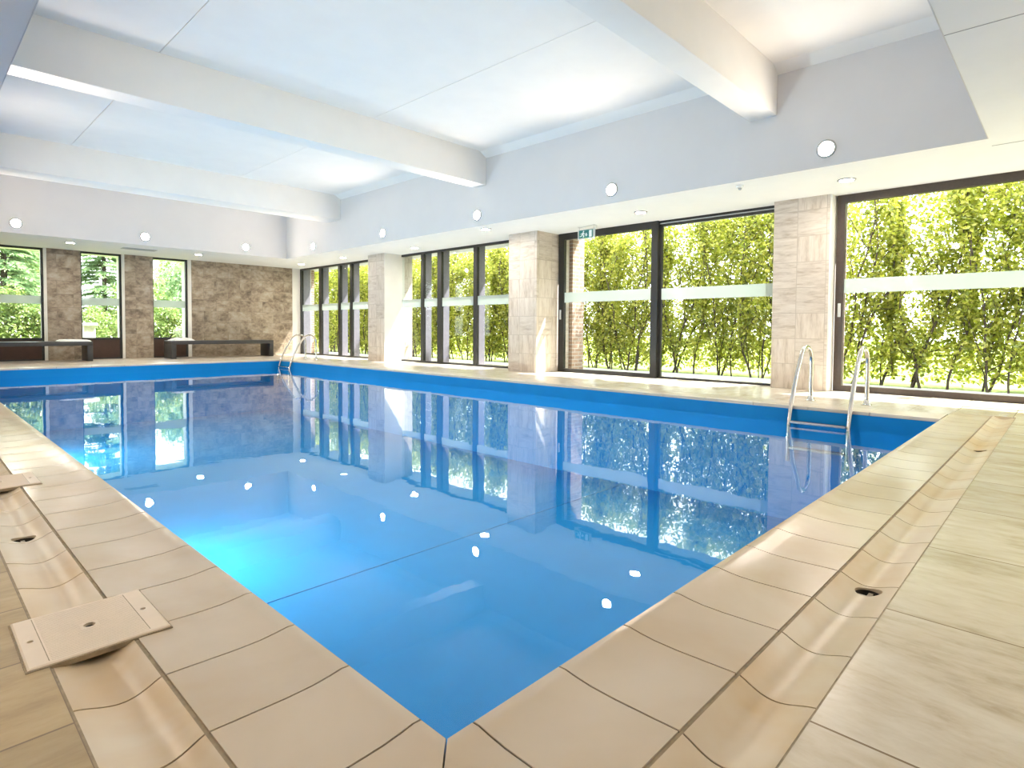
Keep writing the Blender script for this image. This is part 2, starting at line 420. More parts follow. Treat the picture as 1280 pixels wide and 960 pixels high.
def cop_z(d):     # coping profile, raised lip at the pool edge
    pts = [(0.0, -0.020), (0.004, -0.004), (0.012, 0.0045), (0.03, 0.0055), (0.06, 0.001), (0.10, -0.003), (0.16, -0.004), (0.24, -0.002), (0.305, 0.0)]
    for (a, za), (b, zb_) in zip(pts, pts[1:]):
        if d <= b: return za + (zb_-za)*(d-a)/(b-a)
    return 0
COPD = [0.0, 0.004, 0.012, 0.02, 0.03, 0.045, 0.06, 0.08, 0.10, 0.13, 0.16, 0.20, 0.24, 0.28, 0.305]
def gut_z(d):     # trough profile
    u = (d-GI)/(GO-GI)
    return -0.004*u - 0.024*math.sin(PI*min(1, max(0, u**0.86)))**1.5
GUTD = [GI+0.003 + (GO-GI-0.006)*k/16 for k in range(17)]
def strip_tile(m, side, a0, a1, ds, zf, base, cut0=None, cut1=None, na=2):
    """one tile of a rim strip. side: 'L' runs along y outward -x; 'N' along x outward -y; 'R','F'. cut: mitre slope at the start / end"""
    rows = []
    for d in ds:
        lo = a0 if cut0 is None else a0 + cut0*d
        hi = a1 if cut1 is None else a1 + cut1*d
        rows.append([(lo+(hi-lo)*k/(na-1), d, zf(d)) for k in range(na)])
    def P(a, d, z):
        if side == 'L': return (PX0-d, a, z)
        if side == 'N': return (a, PY0-d, z)
        if side == 'R': return (PX1+d, a, z)
        return (a, PY1+d, z)
    v = [P(*p) for r in rows for p in r]; nr = len(rows)
    vb = [P(a, d, base) for r in rows for (a, d, z) in r]
    f = []
    for i in range(nr-1):
        for k in range(na-1):
            f.append((i*na+k, i*na+k+1, (i+1)*na+k+1, (i+1)*na+k))
    o = len(v)
    f += [tuple(o+q for q in qd)[::-1] for qd in list(f)]
    ring = [(0*na+k) for k in range(na)] + [(i*na+na-1) for i in range(1, nr)] + [((nr-1)*na+k) for k in range(na-2, -1, -1)] + [(i*na) for i in range(nr-2, 0, -1)]
    for q in range(len(ring)):
        a, b = ring[q], ring[(q+1) % len(ring)]
        f.append((b, a, o+a, o+b))
    m.add(v+vb, f)
G2 = 0.0024     # half a joint
LIDS = [(1.635, 1.925), (3.590, 3.885)]   # lids over the left gutter
LIDX0, LIDX1 = 0.180, 0.462
m = MB()
# left run
ys = [PY0+0.0] + [0.892+0.2617*k for k in range(0, 50)]
ys = [y for y in ys if y < PY1-0.05] + [PY1]
for k in range(len(ys)-1):
    a0, a1 = ys[k]+(G2 if k else G2), ys[k+1]-G2
    lidhit = [L for L in LIDS if a0 < L[1] and a1 > L[0]]
    ds = COPD
    if k == 0:
        strip_tile(m, 'L', ys[0]+G2, a1, ds, cop_z, -0.033, cut0=-1.0)
    elif lidhit:
        L = lidhit[0]
        dcut = PX0-LIDX1-0.004
        full = [d for d in COPD if d < dcut] + [dcut]
        strip_tile(m, 'L', a0, a1, full, cop_z, -0.033)
        rest = [dcut] + [d for d in COPD if d > dcut]
        if a0 < L[0]-0.004: strip_tile(m, 'L', a0, L[0]-0.004, rest, cop_z, -0.033)
        if a1 > L[1]+0.004: strip_tile(m, 'L', L[1]+0.004, a1, rest, cop_z, -0.033)
    else:
        strip_tile(m, 'L', a0, a1, ds, cop_z, -0.033)
# near run
xs = [PX0] + [0.749+0.2613*k for k in range(0, 30)]
xs = [x for x in xs if x < 6.85]+[6.949]
for k in range(len(xs)-1):
    if k == 0: strip_tile(m, 'N', PX0+G2, xs[1]-G2, COPD, cop_z, -0.033, cut0=-1.0)
    else: strip_tile(m, 'N', xs[k]+G2, xs[k+1]-G2, COPD, cop_z, -0.033)
# right and far edge: longer flush slabs with a rounded nose
def flat_z(d): return -0.020 if d <= 0 else (-0.003 if d < 0.006 else 0.0)
FD = [0.0, 0.005, 0.012, CPW-0.006]
cop = m.build('coping', 'coping_tile', pool, smooth=True, angle=math.radians(35))
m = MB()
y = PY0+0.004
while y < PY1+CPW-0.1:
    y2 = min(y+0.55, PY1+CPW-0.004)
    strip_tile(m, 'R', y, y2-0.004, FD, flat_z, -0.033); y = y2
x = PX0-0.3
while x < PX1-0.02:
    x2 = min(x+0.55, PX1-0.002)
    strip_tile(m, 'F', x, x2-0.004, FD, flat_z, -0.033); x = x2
cs = m.build('coping', 'coping_slab', pool, smooth=True, angle=math.radians(35)); cs['label'] = 'flat stone coping slabs with window sheen in their colour'
# gutter of trough tiles, with round holes cut for the drains
DRAINS = [(PX0-0.392, 2.775), (2.005, PY0-0.402), (4.95, PY0-0.402), (PX0-0.392, 7.4)]
m = MB()
GEND = 6.95
xs2 = [x for x in xs if x < GEND-0.1]+[GEND]
for k in range(len(xs2)-1):
    if k == 0: strip_tile(m, 'N', PX0+G2, xs2[1]-G2, GUTD, gut_z, -0.05, cut0=-1.0)
    else: strip_tile(m, 'N', xs2[k]+G2, xs2[k+1]-G2, GUTD, gut_z, -0.05)
for k in range(len(ys)-1):
    if k == 0: strip_tile(m, 'L', PY0+G2, ys[1]-G2, GUTD, gut_z, -0.05, cut0=-1.0)
    else: strip_tile(m, 'L', ys[k]+G2, ys[k+1]-G2, GUTD, gut_z, -0.05)
gut = m.build('gutter', 'gutter_tile', pool, smooth=True, angle=math.radians(40))
cut = MB()
for (dx, dy) in DRAINS:
    cut.lathe([(0.0, -0.2), (0.036, -0.2), (0.036, 0.2), (0.0, 0.2)], (dx, dy, 0), n=28)
co = cut.build('cutter', 'dark_hole')
md = gut.modifiers.new('cut', 'BOOLEAN'); md.operation = 'DIFFERENCE'; md.object = co; md.solver = 'EXACT'; md.use_self = False
bpy.context.view_layer.update()
dg = bpy.context.evaluated_depsgraph_get()
nm = bpy.data.meshes.new_from_object(gut.evaluated_get(dg))
gut.modifiers.clear(); gut.data = nm
bpy.data.objects.remove(co, do_unlink=True)
shade(nm, False, True, math.radians(40))
# grout bed under the tiles
m = MB()
m.box(PX0-GO-0.003, PX0-0.012, PY0-GO-0.003, PY1+CPW, -0.10, -0.0335-0.028)
m.box(PX0-0.012, 6.955, PY0-GO-0.003, PY0-0.012, -0.10, -0.0335-0.028)
m.box(PX1+0.012, PX1+CPW-0.001, PY0-0.012, PY1+CPW, -0.10, -0.034)
m.box(PX0-0.012, PX1+0.012, PY1+0.012, PY1+CPW-0.001, -0.10, -0.034)
# raised grout line between coping and gutter, and thin joint fill
m.box(PX0-GI-0.003, PX0-GI+0.0055, PY0-GI-0.0045, PY1+CPW, -0.06, -0.0035)
m.box(PX0-GI, 6.95, PY0-GI-0.003, PY0-GI+0.0055, -0.06, -0.0035)
m.box(PX0-GO-0.002, PX0-GO+0.0035, PY0-GO-0.003, PY1+CPW, -0.08, -0.0035)
m.box(PX0-GO, 6.95, PY0-GO-0.002, PY0-GO+0.0035, -0.08, -0.0035)
m.build('grout_bed', 'grout', pool)
# joint fill of the coping only
m = MB()
dprof = COPD
for a in ys[1:-1]:
    if any(L[0]-0.004 < a < L[1]+0.004 for L in LIDS):
        strip_tile(m, 'L', a-G2, a+G2, [d for d in COPD if d < PX0-LIDX1-0.004], lambda d: cop_z(d)-0.0025, -0.033)
    else: strip_tile(m, 'L', a-G2, a+G2, dprof, lambda d: cop_z(d)-0.0025, -0.033)
for a in xs[1:-1]: strip_tile(m, 'N', a-G2, a+G2, dprof, lambda d: cop_z(d)-0.0025, -0.033)
for a in xs2[1:-1]: strip_tile(m, 'N', a-G2, a+G2, GUTD, lambda d: gut_z(d)-0.0025, -0.05)
for a in ys[1:-1]: strip_tile(m, 'L', a-G2, a+G2, GUTD, lambda d: gut_z(d)-0.0025, -0.05)
m.build('joint_grout', 'joint_fill', pool)
# underwater lamps on the left wall
for y in (5.2, 10.6):
    m = MB(); m.lathe([(0.0, 0.0), (0.13, 0.0), (0.13, 0.02), (0.115, 0.03), (0.105, 0.03), (0.10, 0.012)], (PX0, y, -0.62), (1, 0, 0))
    lp = m.build('underwater_lamp', 'steel', pool, smooth=True, angle=0.6)
    m = MB(); m.disc((PX0+0.016, y, -0.62), 0.10, (1, 0, 0)); m.build('lamp_lens', 'pool_lamp_lens', lp, recalc=False)

m = MB()
m.add([(PX0, PY0, WZ), (PX1, PY0, WZ), (PX1, PY1, WZ), (PX0, PY1, WZ)], [(0, 1, 2, 3)])
tag(m.build('pool_water', 'pool_water', recalc=False), 'still clear water filling the blue swimming pool', 'water', None, 'stuff')

# ------------------------------------------------------------------ shell: soffit, bulkhead, ceiling, walls
TOP = 3.95
m = MB()
m.box(XB, 8.95, YNW-0.2, YF+0.9, H, TOP)
m.box(XLW-0.2, XL, YNW-0.2, YF+0.9, H, TOP)
m.box(XL, XB, YB, YF+0.9, H, TOP)
m.box(XL, XB, YNW-0.2, YN, H, TOP)
sf = struct(m.build('ceiling', 'white_plaster'), 'low flat white soffit running round the room above the deck', 'ceiling')
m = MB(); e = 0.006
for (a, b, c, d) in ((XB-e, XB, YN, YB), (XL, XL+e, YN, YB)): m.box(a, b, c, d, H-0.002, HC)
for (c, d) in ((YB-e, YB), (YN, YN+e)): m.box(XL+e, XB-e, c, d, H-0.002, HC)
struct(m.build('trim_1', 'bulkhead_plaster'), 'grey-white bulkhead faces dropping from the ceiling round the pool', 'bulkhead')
m = MB(); g_ = 0.004
px = [XL, 1.98, 4.62, XB]
for a, b in zip(px, px[1:]): m.box(a+(g_ if a != XL else 0), b-(g_ if b != XB else 0), YN, YB, HC, HC+0.03)
struct(m.build('ceiling', 'panel_white'), 'high white panelled ceiling between the beams over the pool', 'ceiling')
m = MB(); m.box(XL, XB, YN, YB, HC+0.032, TOP)
struct(m.build('roof', 'panel_gap'), 'roof slab over the ceiling panels', 'roof')
m = MB()     # sloping cove at the top of the bulkhead
c0, c1 = 3.61, 0.15
m.add([(XB-e, YN, c0), (XB-e, YN, HC), (XB-c1, YN, HC), (XB-e, YB, c0), (XB-e, YB, HC), (XB-c1, YB, HC)], [(0, 1, 2), (5, 4, 3), (0, 2, 5, 3), (1, 0, 3, 4), (2, 1, 4, 5)])
m.add([(XL, YB-e, c0), (XL, YB-e, HC), (XL, YB-c1, HC), (XB, YB-e, c0), (XB, YB-e, HC), (XB, YB-c1, HC)], [(0, 1, 2), (5, 4, 3), (0, 2, 5, 3), (1, 0, 3, 4), (2, 1, 4, 5)])
struct(m.build('trim_2', 'panel_white'), 'white sloping cove between bulkhead and ceiling', 'cove')
for y0, y1, lab in ((2.455, 2.76, 'nearest'), (7.14, 7.44, 'middle'), (11.80, 12.36, 'farthest')):
    m = MB(); m.rbox(XL, XB-e+0.003, y0, y1, 3.165, HC+0.01, 0.012)
    struct(m.build('beam', 'panel_white', smooth=True, angle=0.5), 'white ceiling beam crossing the pool, %s of the three' % lab, 'beam')
m = MB(); m.box(XLW-0.2, XLW, YNW-0.2, YF+0.9, -0.12, H)
struct(m.build('wall_left', 'white_plaster'), 'plain white wall along the left of the room', 'wall')
m = MB(); m.box(XLW, 8.6, YNW-0.2, YNW, -0.12, H)
struct(m.build('wall_near', 'white_plaster'), 'plain white wall behind the viewer', 'wall')
m = MB(); m.box(7.085, 7.100, YNW, YN-0.0, H-0.0015, H); m.box(4.285, 4.293, YNW, YN, H-0.0015, H)
struct(m.build('trim_3', 'panel_gap'), 'thin joint in the near soffit', 'joint')

# far wall: slate clad piers and panel, flush window frames between
def far_pier(n, x0, x1, lab):
    m = MB(); m.box(x0, x1, YF, YF+0.5, -0.02, H)
    w_ = struct(m.build('pillar', 'slate_tile'), lab, 'pillar')
    m = MB(); m.box(x0-0.055, x0, YF+0.01, YF+0.5, -0.02, H)
    m.build('jamb', 'white_trim', w_); return w_
far_pier(1, 0.82, 1.44, 'brown slate-clad pier at the far wall beyond the left edge')
far_pier(2, 2.31, 2.93, 'brown slate-clad pier between the two left far windows, behind the left bench')
far_pier(3, 3.80, 4.40, 'narrow brown slate-clad pier between the two benches')
m = MB(); m.box(5.285, 8.01, YF, YF+0.5, -0.02, H)
fw = struct(m.build('wall_far', 'slate_tile'), 'wide brown slate-clad wall behind the right bench', 'wall')
m = MB(); m.box(5.205, 5.285, YF+0.01, YF+0.5, -0.02, H); m.build('jamb', 'white_trim', fw)
m = MB(); m.box(8.01, 8.60, YF+0.02, YF+0.5, -0.02, H); m.build('corner_return', 'white_trim', fw)
m = MB(); m.box(XLW, 0.02, YF, YF+0.5, -0.02, H)
struct(m.build('wall_far', 'slate_tile'), 'slate-clad end of the far wall beyond the left edge', 'wall')

def window_far(k, x0, x1, lab):
    wd = thing('window_%d' % k, lab, 'window', (x0, YF+0.1, 0), None, 'structure')
    y0, y1 = YF+0.06, YF+0.13
    m = MB()
    f = 0.045
    m.box(x0, x0+f*0.6, y0, y1, 0.0, H); m.box(x1-f, x1, y0, y1, 0.0, H)
    m.box(x0+f*0.6, x1-f, y0, y1, H-0.045, H); m.box(x0+f*0.6, x1-f, y0, y1, 0.455, 0.505)
    m.box(x0+f*0.6, x1-f, y0, y1, 0.0, 0.03)
    m.build('frame', 'dark_frame', wd)
    m = MB(); m.box(x0+f*0.6, x1-f, y0+0.015, y1-0.015, 0.03, 0.455); m.build('base_panel', 'brown_panel', wd)
    m = MB(); m.box(x0+f*0.6, x1-f, y0+0.03, y0+0.038, 0.505, H-0.045); gl = m.build('glass', 'window_glass', wd)
    m = MB(); m.box(x0+f*0.6, x1-f, y0+0.026, y0+0.0285, 1.265, 1.445); m.build('frosted_band', 'frosted_band', gl)
window_far(1, 0.02, 0.765, 'dark framed far window beyond the left edge')
window_far(2, 1.44, 2.255, 'dark framed far window at the left edge, beside a slate pier')
window_far(3, 2.93, 3.745, 'dark framed far window between two slate piers')
window_far(4, 4.40, 5.205, 'dark framed far window beside the wide slate wall, behind the right bench')

# right wall: limestone piers
def pier(x0, y0, y1, lab, back):
    m = MB(); m.box(x0, back, y0, y1, -0.02, H)
    return struct(m.build('pillar', 'limestone'), lab, 'pillar')
pier(7.78, 11.56, 12.235, 'pale limestone-clad pier between the two mullioned window walls', GXA+0.3)
pier(7.80, 6.876, 7.565, 'wide pale limestone-clad pier left of the exit-sign door', GXB+0.3)
pier(8.20, 2.275, 2.966, 'pale limestone-clad pier behind the nearer pool ladder', GXB+0.3)
# white plaster reveals on the near side of the far pier
m = MB(); m.box(7.782, GXA+0.06, 11.545, 11.56, 0.0, H); struct(m.build('trim_4', 'white_trim'), 'white reveal on the side of the far limestone pier', 'reveal')
m = MB(); m.box(8.202, GXB+0.06, 2.258, 2.275, 0.0, H); struct(m.build('trim_5', 'white_trim'), 'white reveal strip beside the brown sliding door', 'reveal')
# wall fill between the two glass planes outside the big pier
for (y0, y1, x0) in ((7.565, 7.72, GXA+0.02),):
    m = MB(); m.box(x0, x0+0.25, y0, y1, 0, H); struct(m.build('wall_right', 'white_trim'), 'short return of the right wall behind the pier', 'wall')
# brick piers standing outside, square to the glass
def brick_pier(y0, y1, x0, x1, lab):
    m = MB(); m.box(x0, x1, y0, y1, -0.1, 2.62); struct(m.build('wall_outside', 'garden_brick'), lab, 'wall')
brick_pier(11.86, 12.235, GXA+0.31, 8.76, 'pale brick pier outside the middle window wall')
brick_pier(16.66, 17.1, GXA+0.10, 8.72, 'pale brick pier outside the far corner window wall')
brick_pier(6.80, 7.565, GXB+0.31, 9.08, 'weathered brick pier outside the exit-sign door')
brick_pier(2.24, 2.966, GXB+0.31, 8.85, 'pale brick pier outside the brown sliding door')

BZ0, BZ1 = 1.262, 1.442      # frosted band
def mullion_wall(k, ya, yb, mulls, lab):
    """glass wall from ya (near) to yb (far) on x = GXA; mulls: list of (near y, far y)"""
    wd = thing('window_%d' % k, lab, 'window', (GXA, ya, 0), None, 'structure')
    m = MB(); x0, x1 = GXA-0.03, GXA+0.03
    m.box(x0, x1, ya, yb, H-0.05, H); m.box(x0, x1, ya, yb, 0.0, 0.04)
    m.box(x0, x1, yb-0.10, yb, 0.04, H-0.05); m.box(x0, x1, ya, ya+0.05, 0.04, H-0.05)
    m.build('frame', 'dark_frame', wd)
    for (a, b) in mulls:
        m = MB(); m.box(x0-0.005, x1, a, b, 0.04, H-0.05); mu = m.build('mullion', 'dark_frame', wd)
        m = MB(); m.box(x1, GXA+0.20, a+0.003, b-0.003, 0.0, H+0.0); m.build('fin', 'fin_paint', mu)
    m = MB(); m.box(x1, GXA+0.24, yb-0.10, yb-0.02, 0.0, H); m.build('fin', 'fin_paint', wd)
    edges = [ya+0.05] + [v for ab in mulls for v in ab] + [yb-0.10]
    for a, b in zip(edges[0::2], edges[1::2]):
        m = MB(); m.box(GXA-0.004, GXA+0.004, a, b, 0.04, H-0.05); gl = m.build('glass', 'window_glass', wd)
        m = MB(); m.box(GXA-0.0075, GXA-0.0055, a, b, BZ0+0.005, BZ1+0.01); m.build('frosted_band', 'frosted_band', gl)
mullion_wall(5, 12.235, 16.62, [(13.74, 13.84), (14.335, 14.44), (15.355, 15.49)], 'dark mullioned full-height window wall next to the far corner')
mullion_wall(6, 7.72, 11.86, [(8.91, 9.02), (10.06, 10.20), (10.69, 10.79)], 'dark mullioned full-height window wall between two limestone piers')

def door_w3():
    wd = thing('door_1', 'black framed sliding glass door under the green exit sign', 'door', (GXB, 4.8, 0), None, 'structure')
    x0, x1 = GXB-0.05, GXB+0.02
    m = MB()
    m.box(x0, x1, 6.724, 6.846, 0, H); m.box(x0, x1, 4.82, 4.935, 0, H)
    m.box(x0, x1, 4.935, 6.724, H-0.115, H); m.box(x0, x1, 4.935, 6.724, 0, 0.065)
    m.build('frame', 'dark_frame', wd)
    m = MB(); m.box(GXB-0.02, GXB-0.012, 4.935, 6.724, 0.065, H-0.115); gl = m.build('glass', 'window_glass', wd)
    m = MB(); m.box(GXB-0.025, GXB-0.0225, 4.935, 6.724, BZ0, BZ1); m.build('frosted_band', 'frosted_band', gl)
    m = MB(); m.rbox(x0-0.03, x0-0.012, 6.765, 6.80, 0.955, 1.13, 0.006); m.box(x0-0.014, x0, 6.775, 6.79, 0.97, 0.99); m.box(x0-0.014, x0, 6.775, 6.79, 1.09, 1.11)
    h = m.build('handle', 'grey_plastic', wd); h['label'] = 'light grey pull handle'
    wd = thing('window_7', 'fixed full-height glass pane right of the exit-sign door', 'window', (GXB, 3.04, 0), None, 'structure')
    m = MB(); a, b = 2.966, 4.82
    m.box(GXB, GXB+0.06, a, b, H-0.035, H); m.box(GXB+0.01, GXB+0.07, a, b, H-0.085, H-0.05); m.box(GXB, GXB+0.05, a, b, 0, 0.03)
    m.box(GXB, GXB+0.05, a, a+0.02, 0.03, H-0.05); m.box(GXB+0.02, GXB+0.07, b-0.035, b, 0.03, H-0.05)
    m.build('frame', 'dark_frame', wd)
    m = MB(); m.box(GXB+0.01, GXB+0.09, a, b, H-0.05, H-0.035); m.build('head_channel', 'grey_plastic', wd)
    m = MB(); m.box(GXB+0.03, GXB+0.038, a+0.02, b-0.035, 0.03, H-0.085); gl = m.build('glass', 'window_glass', wd)
    m = MB(); m.box(GXB+0.025, GXB+0.0275, a+0.02, b-0.035, BZ0-0.005, BZ1-0.005); m.build('frosted_band', 'frosted_band', gl)
door_w3()
def door_w4():
    wd = thing('door_2', 'large brown framed sliding glass door at the right edge', 'door', (GXB, 0.2, 0), None, 'structure')
    x0, x1 = GXB-0.05, GXB+0.03; a, b = -0.55, 2.24
    m = MB()
    m.box(x0, x1, b-0.095, b, 0, H); m.box(x0, x1, a, a+0.095, 0, H)
    m.box(x0, x1, a+0.095, b-0.095, H-0.10, H); m.box(x0, x1, a+0.095, b-0.095, 0, 0.075)
    m.build('frame', 'brown_frame', wd)
    m = MB(); m.box(GXB-0.012, GXB-0.004, a+0.095, b-0.095, 0.075, H-0.10); gl = m.build('glass', 'window_glass', wd)
    m = MB(); m.box(GXB-0.018, GXB-0.0155, a+0.095, b-0.095, BZ0, BZ1); m.build('frosted_band', 'frosted_band', gl)
    m = MB(); m.rbox(x0-0.03, x0-0.012, b-0.075, b-0.04, 0.955, 1.13, 0.006); m.box(x0-0.014, x0, b-0.065, b-0.05, 0.97, 0.99); m.box(x0-0.014, x0, b-0.065, b-0.05, 1.09, 1.11)
    h = m.build('handle', 'grey_plastic', wd); h['label'] = 'light grey pull handle'
    wd = thing('window_8', 'fixed glass pane beyond the brown sliding door', 'window', (GXB, -1.0, 0), None, 'structure')
    m = MB(); a, b = YNW, -0.55
    m.box(GXB, GXB+0.06, a, b, H-0.06, H); m.box(GXB, GXB+0.06, a, b, 0, 0.06); m.box(GXB, GXB+0.06, a, a+0.06, 0.06, H-0.06)
    m.build('frame', 'brown_frame', wd)
    m = MB(); m.box(GXB+0.03, GXB+0.038, a+0.06, b, 0.06, H-0.06); m.build('glass', 'window_glass', wd)
door_w4()

# ------------------------------------------------------------------ lamps
def make_lamp(name, label, cat, loc, axis, group):
    o = thing(name, label, cat, loc, group)
    ax = Vector(axis); c = Vector(loc)
    m = MB(); m.lathe([(0.0, 0.0), (0.095, 0.0), (0.098, 0.006), (0.090, 0.014), (0.078, 0.014), (0.073, 0.004)], c, axis, 36)
    m.build('trim_ring', 'lamp_ring', o, smooth=True, angle=0.5)
    m = MB(); m.disc(c + ax*0.006, 0.072, axis); m.build('lens', 'down_lamp_lens' if name == 'downlight' else 'wall_lamp_lens', o, recalc=False)
    return o
WL = 'round wall lights on the bulkhead'; DL = 'recessed downlights in the soffit'
right_labels = ['round white wall light on the grey bulkhead above the nearer limestone pier', 'round white wall light on the bulkhead above the exit-sign door',
                'round white wall light on the bulkhead left of the middle beam end', 'round white wall light on the bulkhead above the far limestone pier', 'round white wall light on the right bulkhead closest to the far corner']
proto = None
def place(p, name, label, cat, loc, axis, group):
    if p is None: return make_lamp(name, label, cat, loc, axis, group)
    c = copy_tree(p, loc); tag(c, label, cat, group); return c
for y, lab in zip((1.94, 4.64, 7.35, 10.15, 13.03), right_labels):
    proto = place(proto, 'wall_light', lab, 'wall light', (XB-e, y, 2.692), (-1, 0, 0), WL)
proto = None
for x, lab in zip((5.79, 3.68, 1.56), ('round white wall light on the far bulkhead above the right bench', 'round white wall light on the far bulkhead above the ceiling vent', 'round white wall light on the far bulkhead at the left edge')):
    proto = place(proto, 'wall_light', lab, 'wall light', (x, YB-e, 2.692), (0, -1, 0), WL)
proto = None
for k, y in enumerate((1.94, 4.64, 7.35, 10.15, 13.03)):  # left row is out of view, added to brighten the room
    proto = place(proto, 'wall_light', 'round white wall light added out of view on the left bulkhead, number %s from the viewer' % ('one', 'two', 'three', 'four', 'five')[k], 'wall light', (XL+e, y, 2.692), (1, 0, 0), WL)
proto = None
dls = [(7.55, 1.93, 'recessed downlight in the right soffit above the nearer limestone pier'), (7.60, 4.67, 'recessed downlight in the right soffit above the exit-sign door'),
       (7.10, 7.45, 'recessed downlight in the right soffit above the wide limestone pier'), (7.70, 10.29, 'recessed downlight in the right soffit above the middle window wall'),
       (7.61, 13.08, 'recessed downlight in the right soffit above the far corner window wall'), (7.61, 15.25, 'recessed downlight in the soffit corner above the far pool ladder'),
       (4.99, 15.19, 'recessed downlight in the far soffit above the right bench'), (2.50, 15.14, 'recessed downlight in the far soffit above the left bench'), (0.1, 15.15, 'recessed downlight in the far soffit beyond the left edge'),
       (-0.4, 1.94, 'unseen downlight added in the left soffit beside the viewer'), (-0.4, 4.64, 'unseen downlight added in the left soffit beside the drain covers'), (-0.4, 7.35, 'unseen downlight added in the left soffit beside the middle beam'),  # left soffit row is unseen, added to light the room
       (-0.4, 10.1, 'unseen downlight added in the left soffit beyond the middle beam'), (-0.4, 12.9, 'unseen downlight added in the left soffit near the far wall'),
       (2.6, -0.7, 'unseen downlight added in the near soffit behind the viewer'), (5.9, -0.5, 'unseen downlight added in the near soffit by the brown door')]  # near soffit pair, also out of view and added for fill
for x, y, lab in dls:
    proto = place(proto, 'downlight', lab, 'downlight', (x, y, H), (0, 0, -1), DL)

# ceiling vent, sensor, exit sign
o = thing('ceiling_vent', 'small grey slotted air vent in the far soffit', 'vent', (3.77, 15.23, H))
m = MB(); m.box(3.44, 4.10, 15.10, 15.115, H-0.012, H); m.box(3.44, 4.10, 15.345, 15.36, H-0.012, H); m.box(3.44, 3.455, 15.115, 15.345, H-0.012, H); m.box(4.085, 4.10, 15.115, 15.345, H-0.012, H)
m.build('frame', 'vent_grey', o)
m = MB(); m.box(3.455, 4.085, 15.115, 15.345, H-0.003, H-0.001); m.build('backing', 'panel_gap', o)
m = MB()
for k in range(6): m.box(3.455, 4.085, 15.13+k*0.036, 15.142+k*0.036, H-0.011, H-0.003)
m.build('slat', 'vent_grey', o)
o = thing('ceiling_sensor', 'tiny white sensor on the soffit edge between the exit sign and the nearer pier', 'sensor', (7.015, 2.945, H))
m = MB(); m.lathe([(0.0, 0.0), (0.045, 0.0), (0.045, -0.022), (0.034, -0.030), (0.0, -0.030)], (7.015, 2.945, H), n=24); m.build('housing', 'white_plastic', o, smooth=True, angle=0.5)
m = MB(); m.lathe([(0.0, -0.030), (0.020, -0.030), (0.019, -0.045), (0.010, -0.055), (0.0, -0.057)], (7.015, 2.945, H), n=20); m.build('eye', 'vent_grey', o, smooth=True, angle=0.5)

sx, sy0, sy1, sz0, sz1 = 8.0, 5.775, 6.135, 2.285, 2.455
o = thing('exit_sign', 'small green running-man exit sign hanging in front of the black door frame', 'sign', (sx, (sy0+sy1)/2, H))
m = MB(); m.rbox(sx, sx+0.008, sy0, sy1, sz0, sz1, 0.002); m.build('clear_panel', 'sign_acrylic', o)
m = MB(); m.box(sx-0.004, sx-0.001, sy0+0.045, sy1-0.03, sz0+0.025, sz1-0.012); gp = m.build('sign_face', 'sign_green', o)
def P2(u, v): return (sx-0.005, sy1-0.03-u*(sy1-sy0-0.075), sz0+0.025+v*(sz1-sz0-0.037))   # u from the left as seen
def poly(m, pts):
    a = [P2(*p) for p in pts]; b = [(q[0]-0.0015, q[1], q[2]) for q in a]; n = len(a)
    m.add(a+b, [tuple(range(n)), tuple(range(2*n-1, n-1, -1))] + [(i, (i+1) % n, n+(i+1) % n, n+i) for i in range(n)])
m = MB()
poly(m, [(0.34+0.045*math.cos(t), 0.84+0.085*math.sin(t)) for t in [2*PI*k/12 for k in range(12)]])      # head
poly(m, [(0.27, 0.74), (0.36, 0.74), (0.32, 0.42), (0.22, 0.42)])                                         # body
poly(m, [(0.28, 0.72), (0.22, 0.62), (0.12, 0.56), (0.13, 0.49), (0.25, 0.55), (0.29, 0.62)])             # arm
poly(m, [(0.34, 0.72), (0.40, 0.58), (0.46, 0.56), (0.46, 0.50), (0.36, 0.50), (0.32, 0.60)])             # arm
poly(m, [(0.22, 0.45), (0.29, 0.45), (0.20, 0.24), (0.06, 0.20), (0.06, 0.27), (0.15, 0.30)])             # leg
poly(m, [(0.26, 0.45), (0.33, 0.45), (0.40, 0.30), (0.36, 0.10), (0.29, 0.10), (0.33, 0.29)])             # leg
poly(m, [(0.50, 0.62), (0.58, 0.62), (0.58, 0.42), (0.64, 0.42), (0.54, 0.18), (0.44, 0.42), (0.50, 0.42)])   # arrow
poly(m, [(0.74, 0.10), (0.74, 0.92), (0.93, 0.92), (0.93, 0.10)])                                         # doorway
m.build('pictogram', 'sign_white', gp)
m = MB()
pts = [(sx, sy1-0.0, H-0.002), (sx-0.01, sy1-0.05, H-0.02), (sx, sy1-0.12, H-0.012), (sx-0.01, sy0+0.14, H-0.010), (sx-0.02, sy0+0.06, H-0.006), (sx-0.05, sy0-0.02, H-0.006), (sx-0.03, sy0-0.06, H-0.03), (sx+0.01, sy0-0.02, H-0.035), (sx, sy0+0.04, sz1)]
m.tube(pts, 0.004, 8); m.build('cable', 'grey_plastic', o, smooth=True)
for yy in (sy0+0.03, sy1-0.03):
    m = MB(); m.tube([(sx+0.004, yy, sz1-0.005), (sx+0.004, yy, H)], 0.003, 8); m.build('hanger', 'steel', o, smooth=True)

